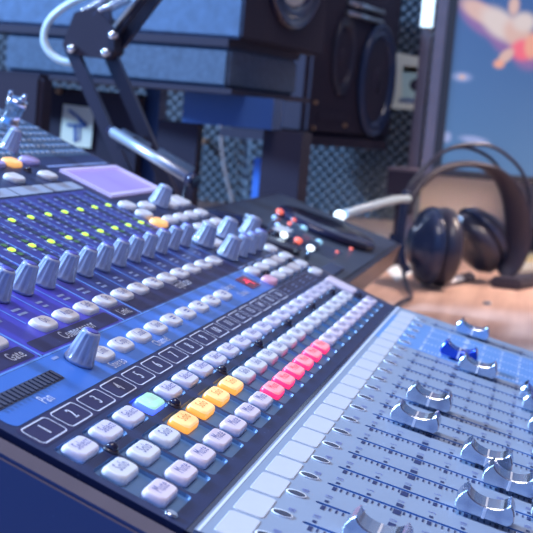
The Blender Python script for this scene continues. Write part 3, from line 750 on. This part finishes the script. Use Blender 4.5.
# ================================================================== RIGHT SPEAKER on its wall shelf
f1 = np.array([.87, -.49, 0]); f2 = np.array([.49, .87, 0]); Pb = at(303, 135, 1620)
SBk = thing('oval_driver_speaker', Pb, 'black speaker with tall oval drivers in front of the foam wall', 'speaker')
bm = NB(); obox(bm, Pb, f1*230, f2*170, EZ*260); bmesh.ops.recalc_face_normals(bm, faces=bm.faces); bmesh.ops.bevel(bm, geom=list(bm.edges), offset=8, segments=3, affect='EDGES')
obj('cabinet', bm, M['black_soft'], SBk, Pb)
driver(SBk, Pb+f1*78+EZ*128-f2*1, -f2, 62, .42, cone='black_soft', surround='hp_black')
driver(SBk, Pb+f1*166+EZ*96-f2*6, -f2, 92, .50, surround='hp_blue')
bm = NB(); a = Pb+f1*30+EZ*26-f2*2; obox(bm, a, f1*66, f2*4, EZ*14); obj('port_slot', bm, M['black'], SBk, tuple(a))
for dx, dz in ((22, 52), (100, 20), (22, 12)):
    a = Pb+f1*dx+EZ*dz-f2*1; bm = NB(); lathe(bm, [(3.2, -1), (3.2, 2), (2, 3.2)], 12, 0, axis_T(a, -f2)); obj('screw', bm, M['brass'], SBk, tuple(a))
for dz in (196, 212):
    a = Pb+f1*72+EZ*dz-f2*8; bm = NB(); rod(bm, a, a+f1*92-EZ*6, 4, 12); obj('handle_bar', bm, M['dull_metal'], SBk, tuple(a))
ws = Pb[2]
pp = at(284, 140, 1690)
SS = thing('speaker_stand', (1690, pp[1], 0), 'dark stand holding the speaker with oval drivers', 'speaker stand')
bm = NB(); obox(bm, Pb-EZ*15.2-f1*6-f2*4, f1*220, f2*178, EZ*14.8); obj('top_plate', bm, M['black_soft'], SS, (1690, pp[1], 0))
bm = NB(); box(bm, 1690, 1715, pp[1]-10, pp[1]+12, 10, ws-15.4); obj('pole', bm, M['black'], SS, (1690, pp[1], 0))
bm = NB(); box(bm, 1640, 1770, pp[1]-60, pp[1]+70, 0, 10); obj('foot', bm, M['black'], SS, (1690, pp[1], 0))

# card pinned on the foam
X = 1955.5
cc = [at(x, y, X) for x, y in ((388, 51), (419, 57), (418, 110), (382, 108))]
bm = NB(); loft(bm, [[tuple(p) for p in cc], [(p[0]-2, p[1], p[2]) for p in cc]])
def onc(x0, y0, x1, y1, mi):
    f = bm.faces.new([bm.verts.new(at(x, y, X-3)) for x, y in ((x0, y0), (x1, y0+1), (x1, y1+1), (x0, y1))]); f.material_index = mi
onc(402, 66, 417, 98, 1); onc(403, 66, 417, 72, 2); onc(399, 98, 416, 102, 3)
p = at(416, 85, X-4); f = bm.faces.new([bm.verts.new((p[0], p[1]+11*math.cos(2*math.pi*i/20), p[2]+11*math.sin(2*math.pi*i/20))) for i in range(20)]); f.material_index = 4
tag(obj('notice_card', bm, [M['cream'], M['teal_card'], M['mag'], M['dull_metal'], M['black']], None, tuple(cc[2])), 'pale green notice card pinned on the foam beside the monitor', 'card')

# hanging cable on the foam
bm = NB(); tube(bm, [at(x, y, 1930) for x, y in ((220, 90), (221, 122), (222, 150), (226, 175), (232, 200), (238, 232))], 3.0, 8)
tag(obj('hanging_cable', bm, M['beige_cable'], None, at(232, 200, 1930)), 'thin beige cable hanging down the foam wall', 'cable')
p = at(203, 141, 1930); bm = NB(); lathe(bm, [(5, -34), (6, 0), (4, 9)], 14, 0, axis_T(p, (-1, 0, 0))); tag(obj('wall_hook', bm, M['brass'], None, tuple(p)), 'small brass hook on the foam wall left of the hanging cable', 'hook')

# ================================================================== MONITOR
X = 1700
MO = thing('computer_monitor', (1740, -220, 0), 'black framed computer monitor showing a blue picture with an orange shape', 'monitor')
yl = at(432, 172, X)[1]; zb = at(437, 175, X)[2]
yr = yl-560; zt = zb+345; bz = 14
bm = NB(); box(bm, X, X+30, yr, yl, zb, zt)
for a in ((yr, yl, zb, zb+11), (yr, yl, zt-bz, zt), (yl-bz, yl, zb+11, zt-bz), (yr, yr+bz, zb+11, zt-bz)): box(bm, X-6, X, *a)
obj('frame', bm, M['bezel'], MO, (X, -220, zb))
bm = NB(); box(bm, X-4, X+24, yl+.5, yl+17, zb-6, zt+4); obj('side_panel', bm, M['rail'], MO, (X, -220, zb), 'grey side edge of the monitor')
bm = NB(); bm.faces.new([bm.verts.new(q) for q in ((X-1, yl-bz, zb+11), (X-1, yl-bz, zt-bz), (X-1, yr+bz, zt-bz), (X-1, yr+bz, zb+11))])
PIC = []
def blob(px, py, rx, ry, ang, col, soft=.4):
    c = at(px, py, X-1); PIC.append(((c[1]+220)*MM, (c[2]-zb)*MM, rx*1.59*MM, ry*1.59*MM, R(ang), col, soft))
peach, pale, red, orange, mag, lil = (.78, .50, .40), (.80, .66, .60), (1, .16, .20), (.95, .42, .26), (.30, .15, .36), (.36, .42, .72)
blob(484, 20, 28, 13, 32, mag, .3); blob(508, 38, 24, 15, 40, mag, .3); blob(530, 54, 16, 15, 0, mag, .35)
blob(480, 12, 20, 8.5, 27, peach, .4); blob(500, 24, 21, 12, 35, pale, .4); blob(518, 34, 15, 12, 45, peach, .4); blob(524, 22, 11, 9, 0, pale, .5); blob(514, 6, 5, 9, 0, peach, .5)
blob(523, 50, 11, 10, 0, red, .4); blob(533, 46, 8, 12, 0, orange, .4); blob(506, 56, 9, 5, -48, peach, .4); blob(499, 64, 5, 4, 0, orange, .6)
blob(462, 77, 8, 4, 0, lil, .7); blob(462, 77, 3, 2, 0, peach, .8); blob(447, 137, 4, 5, 0, lil, .5); blob(474, 140, 13, 3.5, 4, lil, .5)
sc = obj('screen', bm, screen_mat(PIC), MO, (X, -220, zb))
bm = NB(); box(bm, X+30, X+60, -300, -200, 12, zb+120); obj('neck', bm, M['black'], MO, (X, -220, 0))
bm = NB(); box(bm, X-60, X+110, -370, -130, 0, 12); obj('base', bm, M['black'], MO, (X, -220, 0))
# tall glowing tube for the bright patch at the monitor's corner
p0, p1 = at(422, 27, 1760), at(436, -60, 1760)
LP = thing('bright_tube', (1790, p0[1], 0), 'slim upright tube with a bright white glow at the upper left of the monitor', 'lamp')
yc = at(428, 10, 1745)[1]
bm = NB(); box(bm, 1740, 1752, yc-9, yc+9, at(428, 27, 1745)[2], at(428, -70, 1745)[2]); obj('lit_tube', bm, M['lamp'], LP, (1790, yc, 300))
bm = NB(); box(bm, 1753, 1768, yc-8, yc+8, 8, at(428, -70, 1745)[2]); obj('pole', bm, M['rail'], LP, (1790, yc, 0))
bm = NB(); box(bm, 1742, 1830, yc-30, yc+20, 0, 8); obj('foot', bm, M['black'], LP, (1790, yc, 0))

# ================================================================== HEADPHONES
HX = 1330
HP = thing('headphones', (HX, -40, 0), 'black studio headphones standing upright on the desk in front of the monitor', 'headphones')
def hp(name, bm, m, label=None): return obj(name, bm, m, HP, (HX, -40, 0), label)
cl = np.array([1285., 4., 0]); cl[2] = 53
cr = at(479, 252, 1410); cr[2] = max(cr[2], 60)
ax = cl-cr; ax[2] = 0; ax /= np.linalg.norm(ax)      # from right cup to left cup
axl = np.array([-.42, .90, .02])
def cup(c, dr, r, nm, outer='hp_black'):
    T = axis_T(c, dr); bm = NB()
    lathe(bm, [(r*.9, -2), (r, 0), (r*1.02, 8), (r*.93, 15), (r*.72, 21), (r*.5, 25), (r*.46, 29), (r*.2, 31), (.1, 31.5)], 40, 0, T)
    o = hp('ear_cup', bm, M[outer]); bm = NB()
    lathe(bm, [(r*.6, -26), (r*.9, -25), (r*1.04, -19), (r*1.06, -12), (r*1.0, -4), (r*.9, -1.5)], 40, 0, T)
    s = obj('ear_cushion', bm, M['hp_black'], o, (HX, -40, 0)); s.location = (0, 0, 0)
    bm = NB(); lathe(bm, [(r*1.0, 1), (r*1.05, 2), (r*1.05, 5), (r*1.0, 6)], 40, 0, T)
    s = obj('trim_ring', bm, M['hp_blue'], o, (HX, -40, 0)); s.location = (0, 0, 0)
    return o
cup(cl, axl, 48, 'l', 'hp_blue');  # blue light on the left shell is put into its colour
cup(cr, np.array([.45, -.62, .62]), 44, 'r')
# arches: two thin rods and the broad padded strap, drawn in the plane through both cups
def hpp(px, py, t): return at(px, py, 1285+(1400-1285)*t)
for pts_, nm in (([(409, 215, 0), (412, 190, .05), (428, 165, .2), (445, 151, .35), (465, 145, .5), (490, 146, .65), (510, 158, .8), (524, 176, .93), (530, 205, 1), (527, 235, 1)], 0),
                 ([(404, 215, 0), (409, 188, .05), (424, 168, .2), (443, 152, .35), (462, 147, .5), (480, 152, .62), (494, 162, .75), (505, 180, .9), (512, 210, 1), (514, 240, 1)], 1)):
    bm = NB(); tube(bm, [hpp(*q) for q in pts_], 2.6, 8); hp('arch_rod', bm, M['hp_black'])
bm = NB(); tube(bm, [hpp(*q) for q in ((408, 212, 0), (413, 195, .05), (428, 177, .2), (448, 167, .38), (470, 164, .55), (492, 170, .7), (508, 186, .83), (517, 210, .93), (518, 240, 1), (510, 262, 1), (498, 271, 1))],
                lambda t: 4.5, 12, 0, 8, lambda t: 6+13*min(1, max(0, (t-.25)/.45)), (.35, .93, 0)); hp('head_strap', bm, M['hp_band'], 'broad padded leather head strap')
bm = NB(); tube(bm, [at(x, y, 1262) for x, y in ((407, 190), (403, 215), (400, 240), (402, 262), (408, 272))], 5.5, 10); hp('yoke', bm, M['hp_blue'])
bm = NB(); obox(bm, at(400, 243, 1255), (12, 0, 0), (0, 14, 0), (0, 0, 10)); hp('hinge', bm, M['hp_blue'])
p = at(456, 224, 1330); bm = NB(); obox(bm, p+[0, -4, -9], (5, 0, 0), (0, 9, 2), (0, -4, 18)); hp('glint_clip', bm, M['led_blue'], 'clip with its pale blue reflection made as a glow')  # emissive colour stands for a reflection on the clip
bm = NB(); tube(bm, [at(403, 262, 1262), at(404, 275, 1245), at(407, 287, 1200), atz(411, 297, 6), atz(402, 302, 4), atz(388, 312, 4), atz(372, 330, 4)], 2.6, 8); hp('cord', bm, M['hp_black'])

# ================================================================== LOOSE THINGS ON THE DESK
bm = NB(); q = atz(394, 262, 0); 
def sheet(name, corners, th, m, label, cat, z=0, og=None, group=None):
    pts_ = [atz(x, y, z) for x, y in corners]; bm = NB()
    loft(bm, [[tuple(p) for p in pts_], [(p[0], p[1], p[2]+th) for p in pts_]]); return tag(obj(name, bm, m, None, tuple(sum(pts_)/4)), label, cat, group)
sheet('sheet_of_paper', ((386, 270), (404, 262), (416, 272), (396, 282)), 1.2, M['paper'], 'white paper lying under the left ear cup on the desk', 'paper')
sheet('notebook', ((440, 283), (470, 275), (475, 281), (445, 288)), 5, M['hp_blue'], 'dark blue notebook lying between the headphone cups', 'notebook')
sheet('folded_note', ((441, 280), (461, 276), (465, 279.5), (446, 284)), 1.2, M['paper'], 'white folded note on the dark blue notebook', 'paper', 5.3)
bm = NB(); ph = [atz(x, y, 0) for x, y in ((487, 287), (529, 281), (560, 283), (520, 291))]
loft(bm, [[tuple(p) for p in ph], [(p[0], p[1], 14) for p in ph]]); bmesh.ops.recalc_face_normals(bm, faces=bm.faces); bmesh.ops.bevel(bm, geom=list(bm.edges), offset=4, segments=2, affect='EDGES')
tag(obj('phone', bm, M['hp_band'], None, tuple(ph[0])), 'dark flat phone lying on the desk at the right edge', 'phone')
sheet('magazine', ((505, 272), (548, 270), (548, 277), (500, 280)), 14, M['mag2'], 'printed magazine lying behind the phone at the right edge', 'magazine')
sheet('magazine', ((513, 262.5), (540, 262), (540, 267), (508, 269)), 14, M['mag'], 'yellowish magazine lying behind the headphone strap at the right edge', 'magazine')
# box beside the headphones, pale curved tube and its lit tip
a = at(386, 194, 1480); b = at(418, 170, 1480)
bx = thing('small_box', (1500, (a[1]+b[1])/2, 0), 'small dark box with a brown top on a stem behind the headphones', 'box')
bm = NB(); box(bm, 1480, 1540, b[1], a[1], a[2], b[2]-4); obj('box_body', bm, M['black'], bx, (1500, a[1], a[2]))
bm = NB(); box(bm, 1478, 1542, b[1]-1, a[1]+1, b[2]-3.8, b[2]); obj('lid', bm, M['rail'], bx, (1500, a[1], a[2]))
bm = NB(); box(bm, 1500, 1520, (a[1]+b[1])/2-8, (a[1]+b[1])/2+8, 0, a[2]); obj('stem', bm, M['black'], bx, (1500, a[1], 0))
bm = NB(); tube(bm, [at(x, y, X_) for x, y, X_ in ((345, 214, 1080), (360, 209, 1100), (380, 203.5, 1130), (398, 199.5, 1190), (408, 199, 1240))], 4.8, 14)
g = obj('bent_tube', bm, M['pale_cable'], None, at(398, 200, 1170)); tag(g, 'pale curved tube reaching from the headphones to the dark control unit', 'tube')
GN = thing('gooseneck_light', at(339, 238, 1060), 'small bright light on a short stalk behind the control unit', 'light')
p = at(339.5, 216, 1060)
bm = NB(); lathe(bm, [(2, -6), (5.4, -3), (6.4, 0), (5, 4), (.1, 6)], 20, 0, axis_T(p, (-1, 0, .2))); obj('bulb', bm, M['led_white'], GN, tuple(p))
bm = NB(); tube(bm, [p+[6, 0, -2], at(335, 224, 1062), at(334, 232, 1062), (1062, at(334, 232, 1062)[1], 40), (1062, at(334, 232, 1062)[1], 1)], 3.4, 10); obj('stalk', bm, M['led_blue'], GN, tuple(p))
bm = NB(); lathe(bm, [(9, 0), (9, 3), (7, 4)], 16, 0, Matrix.Translation((1062, at(334, 232, 1062)[1], 0))); obj('stalk_base', bm, M['black'], GN, (1062, at(334, 232, 1062)[1], 0))
bm = NB(); lathe(bm, [(5, 0), (5, 2), (3, 3)], 14, 0, Matrix.Translation(atz(487, 304, 0))); tag(obj('small_screw', bm, M['dull_metal'], None, tuple(atz(487, 304, 0))), 'tiny metal screw lying alone on the wooden desk', 'screw')

# ================================================================== LIGHT
w = bpy.data.worlds.new('room_light'); S.world = w; w.use_nodes = True; nt = w.node_tree; bg = nt.nodes['Background']
tc = nt.nodes.new('ShaderNodeTexCoord'); dt = nt.nodes.new('ShaderNodeVectorMath'); dt.operation = 'DOT_PRODUCT'
dt.inputs[1].default_value = Vector((-.88, .44, .05)).normalized(); nt.links.new(tc.outputs['Generated'], dt.inputs[0])
mr = nt.nodes.new('ShaderNodeMapRange'); mr.inputs['From Min'].default_value = -1; mr.inputs['From Max'].default_value = 1
nt.links.new(dt.outputs['Value'], mr.inputs['Value']); rp = nt.nodes.new('ShaderNodeValToRGB'); nt.links.new(mr.outputs['Result'], rp.inputs['Fac'])
ce = rp.color_ramp
ce.elements[0].color = (.105, .085, .10, 1); ce.elements[0].position = .1
ce.elements[1].color = (.13, .38, 1.15, 1); ce.elements[1].position = .93
e = ce.elements.new(.45); e.color = (.088, .086, .16, 1)
e = ce.elements.new(.74); e.color = (.09, .13, .33, 1)
nt.links.new(rp.outputs['Color'], bg.inputs['Color']); bg.inputs['Strength'].default_value = 1.0

def area(name, loc, tgt, size, power, col, spread=180):
    l = bpy.data.lights.new(name, 'AREA'); l.size = size; l.energy = power; l.color = col; l.shape = 'DISK'; l.spread = R(spread)
    o = bpy.data.objects.new(name, l); COL.objects.link(o); o.location = [c*MM for c in loc]
    o.rotation_euler = (Vector(tgt)-Vector(loc)).to_track_quat('-Z', 'Y').to_euler(); return o
area('blue_stage_light', (150, 2200, 1480), (300, 0, 60), .3, 190, (.36, .62, 1.0))
area('overhead_fill', (-60, 20, 1850), (240, -40, 60), .9, 23, (1.0, .90, .86))  # unseen overhead lamp, placed to brighten the console and whiten cap edges
area('warm_wall_fill', (1300, -450, 160), (2000, 0, 80), .12, .42, (1.0, .78, .64), 46)  # unseen lamp added to brighten the beige wall below the monitor
area('warm_wood_fill', (1400, -500, 1000), (1350, -110, 0), .2, 1.7, (1.0, .80, .68), 45)  # unseen lamp added for the wood, spread kept off the speaker fronts
area('cool_foam_fill', (1800, 760, 640), (1970, 180, 60), .12, 1.5, (.66, .78, 1.0), 130)  # unseen lamp added to bring out the foam bumps

S.view_settings.view_transform = 'Standard'; S.view_settings.look = 'None'; S.view_settings.gamma = 1; S.view_settings.use_curve_mapping = False
S.view_settings.exposure = 0.0
